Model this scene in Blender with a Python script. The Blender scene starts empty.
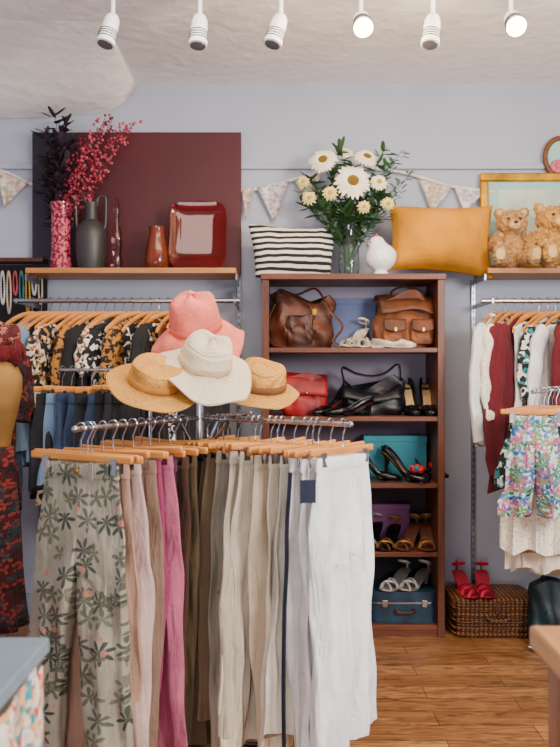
import bpy, bmesh, math, random
from mathutils import Vector, Matrix, Euler
pi=math.pi; sin=math.sin; cos=math.cos
S=bpy.context.scene; COL=S.collection
F=800.; H=1.32
def P(px,py,d): return Vector(((px-280)*d/F, d, H+(373.5-py)*d/F))
def lin(c):
    o=[]
    for v in c[:3]:
        v=v/255.; o.append(v/12.92 if v<=.04045 else ((v+.055)/1.055)**2.4)
    l=.25*o[0]+.65*o[1]+.1*o[2]
    return tuple(min(.95,max(.002,l+(v-l)*1.14))**1.09 for v in o)+(1,)
def sm(t): t=max(0,min(1,t)); return t*t*(3-2*t)
def lerp(a,b,t): return a+(b-a)*t
def rad(d): return d*pi/180
# ---------------- materials
class NT:
    def __init__(s,name):
        m=bpy.data.materials.new(name); m.use_nodes=True; s.m=m; s.t=m.node_tree; s.n=s.t.nodes
        s.b=s.n['Principled BSDF']; s.tc=s.n.new('ShaderNodeTexCoord')
    def link(s,a,b): s.t.links.new(a,b)
    def mp(s,scale=(1,1,1),loc=(0,0,0),rot=(0,0,0)):
        n=s.n.new('ShaderNodeMapping'); n.inputs['Scale'].default_value=scale; n.inputs['Location'].default_value=loc; n.inputs['Rotation'].default_value=rot
        s.link(s.tc.outputs['Object'],n.inputs['Vector']); return n.outputs[0]
    def noise(s,v,scale,detail=2,dist=0):
        n=s.n.new('ShaderNodeTexNoise'); n.inputs['Scale'].default_value=scale; n.inputs['Detail'].default_value=detail; n.inputs['Distortion'].default_value=dist
        s.link(v,n.inputs['Vector']); return n.outputs[0]
    def voro(s,v,scale,out='Distance'):
        n=s.n.new('ShaderNodeTexVoronoi'); n.inputs['Scale'].default_value=scale; s.link(v,n.inputs['Vector']); return n.outputs[out]
    def wave(s,v,scale,dist=0,typ='BANDS',d='X',detail=1):
        n=s.n.new('ShaderNodeTexWave'); n.wave_type=typ; n.inputs['Scale'].default_value=scale; n.inputs['Distortion'].default_value=dist; n.inputs['Detail'].default_value=detail
        if typ=='BANDS': n.bands_direction=d
        else: n.rings_direction=d
        s.link(v,n.inputs['Vector']); return n.outputs['Fac']
    def math(s,op,a,b=0):
        n=s.n.new('ShaderNodeMath'); n.operation=op
        for i,x in enumerate((a,b)):
            if isinstance(x,(int,float)): n.inputs[i].default_value=x
            else: s.link(x,n.inputs[i])
        return n.outputs[0]
    def mix(s,f,a,b):
        n=s.n.new('ShaderNodeMix'); n.data_type='RGBA'
        for k,x in ((0,f),(6,a),(7,b)):
            if isinstance(x,(int,float,tuple)): n.inputs[k].default_value=x
            else: s.link(x,n.inputs[k])
        return n.outputs[2]
    def mr(s,v,a,b,c=0,d=1):
        n=s.n.new('ShaderNodeMapRange'); s.link(v,n.inputs[0])
        for i,x in enumerate((a,b,c,d)): n.inputs[i+1].default_value=x
        return n.outputs[0]
    def bump(s,h,st=.3,dist=.002):
        n=s.n.new('ShaderNodeBump'); n.inputs['Strength'].default_value=st; n.inputs['Distance'].default_value=dist
        s.link(h,n.inputs['Height']); s.link(n.outputs[0],s.b.inputs['Normal'])
    def crumple(s,k=1.):
        a=s.noise(s.mp((26,26,4.5)),1,3,.9); b_=s.noise(s.mp(),22,3,.5); c=s.noise(s.mp(),420,1)
        s.bump(s.math('ADD',s.math('ADD',a,s.math('MULTIPLY',b_,.4)),s.math('MULTIPLY',c,.05)),.8*k,.018)
    def palm(s,sc,off,k=3.5,R=.5,keep=.35,pw=1.4):
        v=s.mp((sc,sc,sc),off,(-pi/2,0,0)); n=s.n.new('ShaderNodeTexVoronoi'); n.voronoi_dimensions='2D'; n.inputs['Scale'].default_value=1; n.inputs['Randomness'].default_value=.85; s.link(v,n.inputs['Vector'])
        d=s.n.new('ShaderNodeVectorMath'); d.operation='SUBTRACT'; s.link(v,d.inputs[0]); s.link(n.outputs['Position'],d.inputs[1])
        x=s.n.new('ShaderNodeSeparateXYZ'); s.link(d.outputs[0],x.inputs[0]); c=s.n.new('ShaderNodeSeparateColor'); s.link(n.outputs['Color'],c.inputs[0])
        th=s.math('ARCTAN2',x.outputs[1],x.outputs[0]); ph=s.math('MULTIPLY',c.outputs[0],6.28); th=s.math('ADD',th,ph)
        r=s.math('POWER',s.math('ADD',s.math('POWER',x.outputs[0],2),s.math('POWER',x.outputs[1],2)),.5)
        f=s.math('MULTIPLY',s.math('POWER',s.math('ABSOLUTE',s.math('COSINE',s.math('MULTIPLY',th,k))),pw),R)
        m=s.math('LESS_THAN',r,f); return s.math('MULTIPLY',m,s.math('GREATER_THAN',c.outputs[1],keep)), c.outputs[2]
    def fin(s,col=None,rough=.7,metal=0):
        if col is not None:
            if isinstance(col,tuple): s.b.inputs['Base Color'].default_value=col
            else: s.link(col,s.b.inputs['Base Color'])
        s.b.inputs['Roughness'].default_value=rough; s.b.inputs['Metallic'].default_value=metal; return s.m
def dk(c,f): return tuple(v*f for v in c)
def M(name,c,rough=.75,metal=0,var=.18,vs=8,bump=.25,bs=250,trans=0,emit=0,sheen=0,coat=0,bd=.001,cr=0):
    t=NT(name); L=lin(c); D=lin(dk(c,1-var))
    v=t.mp(); f=t.noise(v,vs,3)
    col=t.mix(t.mr(f,.35,.65),L,D)
    if cr: t.crumple(cr)
    elif bump: t.bump(t.noise(v,bs,2),bump,bd)
    t.fin(col,rough,metal)
    if trans: t.b.inputs['Transmission Weight'].default_value=trans; t.b.inputs['IOR'].default_value=1.45
    if sheen: t.b.inputs['Sheen Weight'].default_value=sheen
    if coat: t.b.inputs['Coat Weight'].default_value=coat
    if emit: t.b.inputs['Emission Color'].default_value=L; t.b.inputs['Emission Strength'].default_value=emit
    return t.m
def CL(name,c,var=.12): return M(name,c,.9,0,var,5,sheen=.05,cr=1)
def LE(name,c,rough=.48): return M(name,c,rough,0,.35,14,.35,60,bd=.004)
def WOOD(name,c1,c2,rough=.5,ax='X'):
    t=NT(name); s={'X':(2,28,28),'Y':(28,2,28),'Z':(28,28,2)}[ax]
    v=t.mp(s); n=t.noise(v,1.2,5,1.2); n2=t.noise(t.mp((3,3,3)),1.,2)
    c=t.mix(t.mr(n,.3,.7),lin(c1),lin(c2)); c=t.mix(t.mr(n2,.35,.8,0,.4),c,lin(dk(c2,.7)))
    t.bump(n,.15,.002); return t.fin(c,rough)
def MP(name,base,cols,scale=45,th=.56,rough=.85,dist=.6,stretch=(1,1,1)):
    t=NT(name); c=lin(base)
    for i,k in enumerate(cols):
        v=t.mp(stretch,(3.7*i,1.3*i,2.1*i)); n=t.noise(v,scale*(1+.25*i),1,dist)
        c=t.mix(t.mr(n,th,th+.03),c,lin(k))
    t.crumple(.8); return t.fin(c,rough)
def LEAF(name,base,cols,scale=24,keep=.3,R=.55,k=3.5,rough=.85,dot=None,cr=1):
    t=NT(name); c=t.mix(t.mr(t.noise(t.mp(),7,3),.35,.65),lin(base),lin(dk(base,.9)))
    for i,q in enumerate(cols):
        m,rn_=t.palm(scale*(1+.22*i),(3.7*i,1.3*i,2.1*i),k-(.0 if i%2==0 else 1),R,keep+.12*i)
        c=t.mix(t.math('MULTIPLY',m,t.mr(rn_,0,1,.75,1)),c,lin(q))
    if dot:
        a=t.math('LESS_THAN',t.voro(t.mp((1,1,1),(9,2,4)),scale*1.5),.2); b=t.math('GREATER_THAN',t.noise(t.mp((1,1,1),(5,2,1)),scale*.6,1),.54)
        c=t.mix(t.math('MULTIPLY',a,b),c,lin(dot))
    t.crumple(cr); return t.fin(c,rough)
def STR(name,c1,c2,scale,d='Z',dist=0,th=.5,rough=.85):
    t=NT(name); w=t.wave(t.mp(),scale,dist,'BANDS',d)
    c=t.mix(t.mr(w,th-.03,th+.03),lin(c1),lin(c2)); t.crumple(.6); return t.fin(c,rough)
def STRAW(name,c,c2,k=.5):
    t=NT(name); w=t.wave(t.mp(),58,1.2,'RINGS','Z'); w2=t.noise(t.mp(),230,2)
    f=t.math('MULTIPLY',t.mr(w,0,1,1-k,1),w2); c_=t.mix(t.mr(f,.12,.5),lin(c2),lin(c)); t.bump(t.math('ADD',w,w2),.8,.003); return t.fin(c_,.8)
# ---------------- mesh builder
def cr(pts,n=6,closed=False):
    pts=[Vector(p) for p in pts]; N=len(pts); out=[]
    for i in range(N if closed else N-1):
        if closed: a,b,c,d=pts[i-1],pts[i],pts[(i+1)%N],pts[(i+2)%N]
        else: a,b,c,d=pts[max(i-1,0)],pts[i],pts[i+1],pts[min(i+2,N-1)]
        for k in range(n):
            t=k/n; out.append(.5*((2*b)+(c-a)*t+(2*a-5*b+4*c-d)*t*t+(3*b-a-3*c+d)*t**3))
    if not closed: out.append(pts[-1])
    return out
def ring(a,b,z,n=24,e=2.,cx=0,cy=0):
    o=[]
    for i in range(n):
        t=2*pi*i/n; c=cos(t); s=sin(t)
        o.append((cx+a*math.copysign(abs(c)**(2/e),c),cy+b*math.copysign(abs(s)**(2/e),s),z))
    return o
class G:
    def __init__(s): s.v=[];s.f=[];s.m=[]
    def add(s,v,f,mi=0,mx=None):
        o=len(s.v); s.v+=[(mx@Vector(p)) if mx else Vector(p) for p in v]
        s.f+=[tuple(i+o for i in q) for q in f]; s.m+=[mi]*len(f); return s
    def box(s,c,sz,mi=0,rot=None,mx=None):
        x,y,z=[q/2 for q in sz]; R=Euler(rot).to_matrix() if rot else Matrix.Identity(3); c=Vector(c)
        v=[c+R@Vector((a*x,b*y,d*z)) for a in(-1,1) for b in(-1,1) for d in(-1,1)]
        return s.add(v,[(0,1,3,2),(4,6,7,5),(0,4,5,1),(2,3,7,6),(0,2,6,4),(1,5,7,3)],mi,mx)
    def loft(s,rings,mi=0,c0=True,c1=True,mx=None,loop=False):
        n=len(rings[0]); v=[p for r in rings for p in r]; f=[]; K=len(rings)
        for j in range(K if loop else K-1):
            j2=(j+1)%K
            for i in range(n):
                i2=(i+1)%n; f.append((j*n+i,j*n+i2,j2*n+i2,j2*n+i))
        if not loop:
            if c0: f.append(tuple(range(n-1,-1,-1)))
            if c1: f.append(tuple((K-1)*n+i for i in range(n)))
        return s.add(v,f,mi,mx)
    def tube(s,pts,r,n=8,mi=0,closed=False,mx=None,flat=1):
        pts=[Vector(p) for p in pts]; N=len(pts); rings=[]; up=None
        for i,p in enumerate(pts):
            t=(pts[(i+1)%N]-pts[i-1]) if closed else (pts[min(i+1,N-1)]-pts[max(i-1,0)])
            if t.length<1e-9: t=Vector((0,0,1))
            t.normalize()
            if up is None: up=Vector((0,0,1)) if abs(t.z)<.9 else Vector((1,0,0))
            a=up-t*up.dot(t)
            if a.length<1e-5: a=t.orthogonal()
            a.normalize(); b=t.cross(a); up=a
            rr=r[i] if isinstance(r,(list,tuple)) else r
            rings.append([p+(a*cos(2*pi*k/n)*flat+b*sin(2*pi*k/n))*rr for k in range(n)])
        return s.loft(rings,mi,mx=mx,loop=closed)
    def lathe(s,prof,n=24,mi=0,mx=None,c0=True,c1=True):
        return s.loft([[(max(r,1e-4)*cos(2*pi*i/n),max(r,1e-4)*sin(2*pi*i/n),z) for i in range(n)] for r,z in prof],mi,c0,c1,mx)
    def ell(s,c,r,n=12,mi=0,rot=None,mx=None):
        R=Euler(rot).to_matrix() if rot else Matrix.Identity(3); c=Vector(c)
        if isinstance(r,(int,float)): r=(r,r,r)
        m=max(4,n//2); rings=[]
        for j in range(1,m):
            p=pi*j/m; rings.append([c+R@Vector((r[0]*sin(p)*cos(2*pi*i/n),r[1]*sin(p)*sin(2*pi*i/n),-r[2]*cos(p))) for i in range(n)])
        return s.loft(rings,mi,mx=mx)
    def grid(s,fn,nu,nv,mi=0,mx=None):
        v=[fn(i/nu,j/nv) for j in range(nv+1) for i in range(nu+1)]; w=nu+1
        return s.add(v,[(j*w+i,j*w+i+1,(j+1)*w+i+1,(j+1)*w+i) for j in range(nv) for i in range(nu)],mi,mx)
    def obj(s,name,mats,parent=None,bevel=0,solid=0,label=None,sharp=.75,loc=None,rot=None,cat=None,group=None,kind=None,remesh=0,shag=0):
        if not isinstance(mats,(list,tuple)): mats=[mats]
        me=bpy.data.meshes.new(name); me.from_pydata(s.v,[],s.f)
        for m in mats: me.materials.append(m)
        me.polygons.foreach_set('material_index',s.m); me.polygons.foreach_set('use_smooth',[True]*len(s.f))
        me.update()
        bm=bmesh.new(); bm.from_mesh(me); bmesh.ops.recalc_face_normals(bm,faces=bm.faces)
        for e in bm.edges:
            if len(e.link_faces)==2 and e.calc_face_angle(0)>sharp: e.smooth=False
        bm.to_mesh(me); bm.free()
        o=bpy.data.objects.new(name,me); COL.objects.link(o)
        if parent: o.parent=parent
        if loc is not None: o.location=loc
        if rot is not None: o.rotation_euler=rot
        if remesh:
            q=o.modifiers.new('r','REMESH'); q.mode='VOXEL'; q.voxel_size=remesh; q.use_smooth_shade=True
            q=o.modifiers.new('s','SMOOTH'); q.factor=.6; q.iterations=6
        if shag:
            tx=bpy.data.textures.new('shag','CLOUDS'); tx.noise_scale=.009; tx.noise_depth=1
            q=o.modifiers.new('d','DISPLACE'); q.texture=tx; q.strength=shag; q.mid_level=.4; q.texture_coords='LOCAL'
        if solid: q=o.modifiers.new('s','SOLIDIFY'); q.thickness=solid; q.offset=0
        if bevel: q=o.modifiers.new('b','BEVEL'); q.width=bevel; q.segments=2; q.limit_method='ANGLE'
        if label: o['label']=label
        if cat: o['category']=cat
        if group: o['group']=group
        if kind: o['kind']=kind
        return o
def E(name,label,cat,loc,rot=(0,0,0),group=None,sc=1):
    e=bpy.data.objects.new(name,None); e.empty_display_size=.05; e.location=loc; e.rotation_euler=rot; e.scale=(sc,sc,sc)
    e['label']=label; e['category']=cat
    if group: e['group']=group
    COL.objects.link(e); return e
def cp(c,par):
    k=c.copy(); k.parent=par; COL.objects.link(k)
    for q in list(c.children): cp(q,k)
def clone(t,loc,rot=None,label=None,sc=1):
    n=t.copy(); COL.objects.link(n); n.location=loc; n.scale=(sc,sc,1)
    if rot is not None: n.rotation_euler=rot
    if label: n['label']=label
    for c in list(t.children): cp(c,n)
    return n
# ---------------- common mats
WHITE=M('white_plastic',(238,238,238),.4,bump=0,var=.03)
BLK=M('black_metal',(25,25,28),.4,bump=0)
CHROME=M('chrome',(180,180,186),.22,1,bump=0,var=.05)
BRASS=M('brass',(205,160,80),.4,1,bump=0)
HWOOD=WOOD('hanger_wood',(222,160,98),(182,116,62),ax='X',rough=.4)
SHELFW=WOOD('pine_shelf',(206,150,98),(170,112,66),ax='X')
CASEW=WOOD('bookcase_wood',(128,76,52),(84,46,30),ax='X',rough=.45)
CASEV=WOOD('bookcase_side_wood',(118,70,50),(74,42,28),ax='Z',rough=.45)
GOLD=M('gilt',(214,164,66),.4,.6,var=.3,bump=.4,bs=60,bd=.003)
# ---------------- room
WY=4.38; CZ=2.91; XL=-2.3; XR=2.3; Y0=-1.6
t=NT('wall_paint'); v=t.mp(); c=t.mix(t.mr(t.noise(v,1.5,3),.3,.7),lin((182,186,200)),lin((171,176,191))); t.bump(t.noise(v,60,3),.12,.003); WALLM=t.fin(c,.8)
t=NT('ceiling_plaster'); v=t.mp(); c=t.mix(t.mr(t.noise(v,2,3),.3,.7),lin((250,245,243)),lin((243,238,236))); t.bump(t.noise(v,14,5),.7,.014); CEILM=t.fin(c,.9)
t=NT('floor_planks'); v=t.mp()
b=t.n.new('ShaderNodeTexBrick'); t.link(v,b.inputs['Vector']); b.inputs['Scale'].default_value=1; b.inputs['Brick Width'].default_value=.95; b.inputs['Row Height'].default_value=.125; b.inputs['Mortar Size'].default_value=.0018; b.offset=.37
b.inputs['Color1'].default_value=lin((188,142,102)); b.inputs['Color2'].default_value=lin((136,96,64)); b.inputs['Mortar'].default_value=lin((70,46,30))
g=t.noise(t.mp((1.5,10,1)),2.1,8,3.6); c=t.mix(t.mr(g,.38,.68,0,.9),b.outputs[0],lin((86,56,36))); kn=t.math('LESS_THAN',t.voro(t.mp((1,2.2,1)),3.3),.09); c=t.mix(t.math('MULTIPLY',kn,.5),c,lin((60,38,24))); t.bump(g,.15,.002); FLOORM=t.fin(c,.38)
def room(name,c,sz,mat,**k):
    return G().box(c,sz).obj(name,mat,kind='structure',**k)
room('floor',(0,(Y0+WY)/2,-.05),(XR-XL+.2,WY-Y0+.2,.1),FLOORM)
room('wall_back',(0,WY+.05,CZ/2),(XR-XL+.2,.1,CZ),WALLM)
room('wall_left',(XL-.05,(Y0+WY)/2,CZ/2),(.1,WY-Y0,CZ),WALLM)
room('wall_right',(XR+.05,(Y0+WY)/2,CZ/2),(.1,WY-Y0,CZ),WALLM)
room('ceiling',(0,(Y0+WY)/2,CZ+.05),(XR-XL+.2,WY-Y0+.2,.1),CEILM)
rs=[]
for X,k in ((XL,1),(-1.7,1.02),(-1.5,.98),(-1.3,.96),(-1.15,.9),(-1.05,.86),(-.97,.8),(-.9,.70),(-.85,.55),(-.81,.33),(-.79,.08)):
    z=CZ-.2*k; rs.append([(X,3.5,CZ+.01),(X,3.62,CZ-.002*k),(X,3.8,CZ-.02*k),(X,3.98,CZ-.075*k),(X,4.14,CZ-.155*k),(X,4.28,CZ-.195*k),(X,4.37,z),(X,4.379,CZ+.01)])
G().loft(rs).obj('trim_1',CEILM,kind='structure',sharp=1.4)
G().box((0,WY-.011,2.45),(XR-XL,.022,.03)).obj('trim_2',WALLM,kind='structure',bevel=.004)
room('baseboard_back',(0,WY-.01,.06),(XR-XL,.02,.12),M('skirting_paint',(170,172,182),.6),bevel=.004)
# ---------------- spotlights
tr=E('ceiling_track','white metal lighting track fixed along the ceiling','light track',(0,3.2,CZ))
G().box((0,0,-.012),(3.4,.035,.024)).obj('track_rail',WHITE,tr,bevel=.003)
STRP=M('vent_grey',(70,75,85),.5,bump=0)
LAMP=M('lit_lamp',(255,200,104),.4,bump=0,var=0,emit=4)
DARKLENS=M('unlit_lens',(110,110,118),.2,bump=0)
for px,rx,ry,lit in ((113,-12,12,0),(200,-10,3,0),(281,-10,16,0),(361,-48,0,1),(433,-12,8,0),(511,-50,4,1)):
    X=(px-280)*3.2/F
    s=E('ceiling_spotlight','white cylindrical track spotlight, '+('switched on, facing the room' if lit else 'switched off, pointing down'),'spotlight',(X,3.2,CZ-.024),group='track spotlights')
    G().box((0,0,-.015),(.1,.03,.03)).obj('adapter',WHITE,s,bevel=.003)
    G().tube([(0,0,-.03),(0,0,-.135)],.009,12).obj('stem',WHITE,s)
    mx=Matrix.Translation((0,0,-.14))@Euler((rad(rx),rad(ry),0)).to_matrix().to_4x4()@Matrix.Scale(.92,4)
    G().lathe([(.006,.012),(.018,.01),(.028,-.002),(.034,-.02),(.037,-.06),(.041,-.125),(.041,-.135),(.036,-.137)],28,mx=mx).obj('lamp_housing',WHITE,s)
    g=G()
    for k in range(4): g.lathe([(.0375+.0007*k,-.072-.012*k),(.0397+.0008*k,-.073-.012*k),(.0397+.0008*k,-.077-.012*k),(.0375+.0007*k,-.078-.012*k)],28,mx=mx)
    g.obj('vent_stripes',STRP,s)
    G().lathe([(.034,-.1365),(.033,-.1395),(.0,-.141)],24,mx=mx).obj('lens',LAMP if lit else DARKLENS,s)
    if lit:
        l=bpy.data.lights.new('spot_glow','POINT'); l.energy=22; l.color=(1,.74,.42); l.shadow_soft_size=.05
        o=bpy.data.objects.new('spot_glow',l); COL.objects.link(o); o.location=mx@Vector((0,0,-.2)); o.parent=s
# ---------------- shelves on wall with slotted uprights
def wall_shelf(x0,x1,zt,label,y0=4.08):
    return G().box(((x0+x1)/2,(y0+WY)/2-.003,zt-.014),(x1-x0,WY-y0-.006,.028)).obj('wall_shelf',SHELFW,bevel=.003,label=label,cat='shelf')
ZS=1.86
wall_shelf(-1.30,-.225,ZS,'pale pine wall shelf holding vases and a maroon panel')
wall_shelf(1.06,2.0,ZS,'pale pine wall shelf holding teddy bears and a gilt frame')
UPM=M('galvanised_steel',(170,172,178),.35,.9,bump=0)
def upright(X,z0,z1,label,arm=True,zr=1.68,yr=3.97):
    u=E('slotted_upright',label,'shelf bracket',(X,WY-.012,z0))
    G().box((0,0,(z1-z0)/2),(.022,.02,z1-z0)).obj('upright_strip',UPM,u,bevel=.002)
    g=G(); k=.03
    while k<z1-z0-.03: g.box((0,-.0105,k),(.006,.003,.016)); k+=.035
    g.obj('slots',BLK,u)
    G().box((0,-(WY-4.12)/2,ZS-.045-z0),(.008,WY-4.12,.03)).obj('shelf_arm',UPM,u)
    if arm: G().box((0,-(WY-yr)/2,zr-z0),(.008,WY-yr,.022)).obj('rail_arm',UPM,u)
upright((41-280)*4.37/F,.3,1.83,'slotted steel upright screwed to the wall beside clothes rail')
upright((239-280)*4.37/F,.3,1.83,'slotted steel upright screwed to the wall beside bookcase')
upright((473-280)*4.37/F,.12,1.83,'slotted steel upright on bare wall beside bookcase')
upright(1.62,.12,1.83,'slotted steel upright behind hanging clothes')
def rail(x0,x1,y,z,label,r=.0115):
    return G().tube([(x0,y,z),(x1,y,z)],r,14).obj('clothes_rail',CHROME,label=label,cat='clothes rail')
ZR=1.68; YR=3.97
rail(-1.32,-.2,YR,ZR,'chrome clothes rail below the shelf, holding patterned tops')
rail(1.0,1.9,YR,ZR,'chrome clothes rail below the shelf, holding blouses and cardigans')
# ---------------- hangers
def hookpts():
    p=[(0,0,-.07),(0,0,-.035),(.006,0,-.024)]
    for k in range(0,9): a=rad(-35+k*27); p.append((.0165*cos(a),0,.0165*sin(a)))
    return p
def hanger_coat(group):
    h=E('wooden_coat_hanger','curved pale wooden coat hanger with a chrome hook','hanger',(0,0,-9),group=group)
    g=G(); pts=cr([(-.20,0,-.155),(-.17,0,-.128),(-.09,0,-.082),(0,0,-.062),(.09,0,-.082),(.17,0,-.128),(.20,0,-.155)],4)
    g.tube(pts,[.007 if i in(0,len(pts)-1) else .0115 for i in range(len(pts))],10,flat=1)
    for v in g.v: v.y*=.5
    g.obj('hanger_arms',HWOOD,h)
    G().tube(hookpts(),.0022,6).obj('hook',CHROME,h)
    return h
def hanger_clip(group,w=.178):
    h=E('wooden_clip_hanger','straight pale wooden trouser hanger with chrome clips','hanger',(0,0,-9),group=group)
    G().box((0,0,-.08),(w*2,.012,.022)).obj('hanger_bar',HWOOD,h,bevel=.005)
    G().tube(hookpts(),.0024,6).obj('hook',CHROME,h)
    for sx in (-1,1):
        g=G().box((sx*w*.66,.011,-.103),(.024,.003,.04),rot=(.08,0,0)).box((sx*w*.66,-.011,-.103),(.024,.003,.04),rot=(-.08,0,0)).tube([(sx*w*.66-.012,0,-.088),(sx*w*.66+.012,0,-.088)],.01,8)
        g.obj('clip',CHROME,h)
    return h
HC=hanger_coat('coat hangers on the wall rails'); HT=hanger_clip('trouser hangers')
# ---------------- garments
def trousers(name,label,cat,loc,rz,mat,wmat=None,w=.30,L=.93,hem=.17,b0=.012,b1=.022,A=.008,crotch=.27,seed=0,gap=.0,freq=7,n=40,rows=40,group=None,stripe=None,loops=False,hip=.22,tilt=0,ry=0):
    e=E(name,label,cat,loc,(tilt,ry,rz),group=group); rn=random.Random(seed); ph=[rn.uniform(0,6.28) for _ in range(12)]
    wmat=wmat or mat; g=G(); f2=freq*rn.uniform(.85,1.15)
    for side in (-1,1):
        rs=[]; Ls=L*(1+side*rn.uniform(-.018,.018)); o=3 if side>0 else 0; sw=rn.uniform(-.012,.012)
        for j in range(rows+1):
            t=j/rows; z=-Ls*t; hw=w/2*(1+hip*sm(t*Ls/.24))
            m=sm((-z-crotch)/.08); tl=max(0,(-z-crotch)/(Ls-crotch))
            lw=lerp(hw/2,hem/2,sm(tl*1.25)); cx=lerp(hw/2,max(hw/2,hem/2)+gap,sm(tl*1.3))+sw*tl+.005*sin(5*z+ph[o])*tl
            b=lerp(b0,b1,sm(t*2.2))*(1+.2*sin(7*z+ph[5]+side))
            r=[]
            for i in range(n):
                a=2*pi*i/n; c=cos(a); s_=sin(a)
                rr=1+m*(.07*sin(3*a+ph[1+o]+3.5*z)+.04*sin(5*a+ph[2]-6*z))
                x=lerp(max(0,c)*hw,cx+lw*c*rr,m)*side
                am=A*(.10+1.35*sm(t*1.5))
                y=b*math.copysign(abs(s_)**.75,s_)+am*sin(2*pi*f2*x+ph[2+o]+3.2*z*side)+am*.45*sin(2*pi*f2*2.3*x+ph[3+o]+2*z)
                y+=.004*sin(24*z+ph[4+o]+38*x*side)*(sm(t*5))+side*.005*m
                y+=.008*math.exp(-((c-.1)/.16)**2)*math.copysign(1,s_)*m
                r.append((x,y,z-.010*sin(2*a+ph[6])*tl))
            if side<0: r=r[::-1]
            rs.append(r)
        g.loft(rs)
    g.obj('garment_legs' if L>.6 else 'garment_body',mat,e)
    G().loft([ring(w/2*1.005,b0+.004,.002,30,2.6),ring(w/2*1.012,b0+.006,-.004,30,2.6),ring(w/2*1.03,b0+.006,-.034,30,2.6),ring(w/2*1.025,b0+.004,-.038,30,2.6)]).obj('waistband',wmat,e)
    if loops:
        for x in (-.12,-.06,.06,.12): G().box((x*w/.30,-(b0+.008),-.018),(.01,.004,.045)).obj('belt_loop',mat,e)
        G().ell((0,-(b0+.009),-.018),(.008,.004,.008),12).obj('button',BRASS,e)
    if stripe:
        rs=[]
        for j in range(24):
            t=j/23; z=-.04-(L-.05)*t; tt=-z/L; hw=w/2*(1+hip*sm(-z/.24)); tl=max(0,(-z-crotch)/(L-crotch)); lw=lerp(hw/2,hem/2,sm(tl*1.25))
            x=-(lerp(hw/2,max(hw/2,hem/2)+gap,sm(tl*1.3))+lw)-.012*sm(tl*3)
            rs.append([(x,-.006,z),(x-.005,-.006,z),(x-.005,.006,z),(x,.006,z)])
        G().loft(rs).obj('side_stripe',stripe,e)
    return e
def top(name,label,cat,loc,rz,mat,w=.40,L=.6,sl=.5,b=.022,A=.007,seed=0,flare=1.05,group=None,collar=None,deep=0):
    e=E(name,label,cat,loc,(0,0,rz),group=group); rn=random.Random(seed); ph=[rn.uniform(0,6.28) for _ in range(6)]
    prof=[(.075,-.006-deep),(.10,-.020-deep*.5),(.135,-.040),(.17,-.058),(w/2,-.084),(w/2*1.0,-.12),(w/2*.96,-.2)]
    K=12
    for k in range(1,K+1): t=k/K; prof.append((w/2*lerp(.95,flare,t),-.2-(L-.2)*t))
    rs=[]
    for a_,z in prof:
        t=-z/L; am=A*sm(t*1.3); r=[]
        for i in range(44):
            a=2*pi*i/44; c=cos(a); s_=sin(a); x=a_*c*(1+.03*sin(8*z+ph[3])+.03*sin(3*a+14*z))
            bb=lerp(.012,b,sm(-z/.15))*lerp(1,1.4,t)
            y=bb*math.copysign(abs(s_)**.8,s_)+am*sin(2*pi*9*x+ph[0]+3*z)+am*.5*sin(2*pi*19*x+ph[1]-4*z)+.004*sin(22*z+ph[4]+12*x)*sm(t*3)
            r.append((x,y,z+.014*sin(3*a+ph[2])*t))
        rs.append(r)
    G().loft(rs).obj('garment_body',mat,e)
    if sl:
        for sd in (-1,1):
            p=cr([(sd*(w/2-.035),0,-.088),(sd*(w/2+.01),.005*sd,-.13),(sd*(w/2+.035),.01,-.12-sl*.5),(sd*(w/2+.02),-.015,-.1-sl)],6)
            g=G().tube(p,[lerp(.052,.038,i/(len(p)-1))*(1+.1*sin(i*1.7+ph[5])) for i in range(len(p))],14)
            for v in g.v: v.y=v.y*.55+.004*sin(40*v.z+ph[4])
            g.obj('sleeve',mat,e)
    if collar:
        G().tube([(.078*cos(q),.02*sin(q),-.004+.010*cos(q)**2) for q in [2*pi*k/20 for k in range(20)]],.009,8,closed=True).obj('collar',collar,e)
    return e
def skirt(label,loc,rz,mat,w=.24,L=.5,flare=1.4,A=.016,seed=0,group=None):
    e=E('skirt',label,'skirt',loc,(0,0,rz),group=group); rn=random.Random(seed); p1,p2=rn.uniform(0,6),rn.uniform(0,6); rs=[]
    for j in range(18):
        t=j/17; a_=w/2*lerp(1,flare,sm(t*1.1)); am=A*sm(t*1.6); r=[]
        for i in range(64):
            a=2*pi*i/64; x=a_*cos(a)
            r.append((x,lerp(.014,.035,t)*sin(a)+am*sin(2*pi*10*x+p1+2*t)+am*.4*sin(2*pi*23*x+p2),-L*t+.012*sin(2*pi*7*x+p2)*t))
        rs.append(r)
    G().loft(rs).obj('garment_body',mat,e)
    G().loft([ring(w/2*1.01,.018,z,30,2.6) for z in (.002,-.03)]).obj('waistband',mat,e)
    return e
# ---------------- main four-way rack
PX,PY=-.278,2.78; ZA=1.165
rk=E('garment_rack','chrome freestanding garment rack with arms of trousers and hats above','clothes rack',(PX,PY,0))
G().tube([(0,0,.03),(0,0,1.42)],.015,16).lathe([(.02,1.418),(.024,1.43),(.012,1.445),(0,1.446)],16).obj('pole',CHROME,rk)
def armdir(dx,dy): l=math.hypot(dx,dy); return dx/l,dy/l
RD=armdir(.477,-.33); LD=armdir(-.282,-.53)
for D,L in ((RD,.60),(LD,.625),((-LD[0],-LD[1]),.35)):
    G().tube([(0,0,ZA),(D[0]*L,D[1]*L,ZA)],.008,12).ell((D[0]*L,D[1]*L,ZA),.010).tube([(D[0]*.01,D[1]*.01,ZA-.14),(D[0]*.12,D[1]*.12,ZA-.01)],.006,8).obj('arm',CHROME,rk)
for k in range(4):
    a=rad(85+90*k); G().tube([(0,0,.05),(cos(a)*.24,sin(a)*.24,.04),(cos(a)*.26,sin(a)*.26,.0)],.013,10).obj('foot',BLK,rk)
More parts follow.
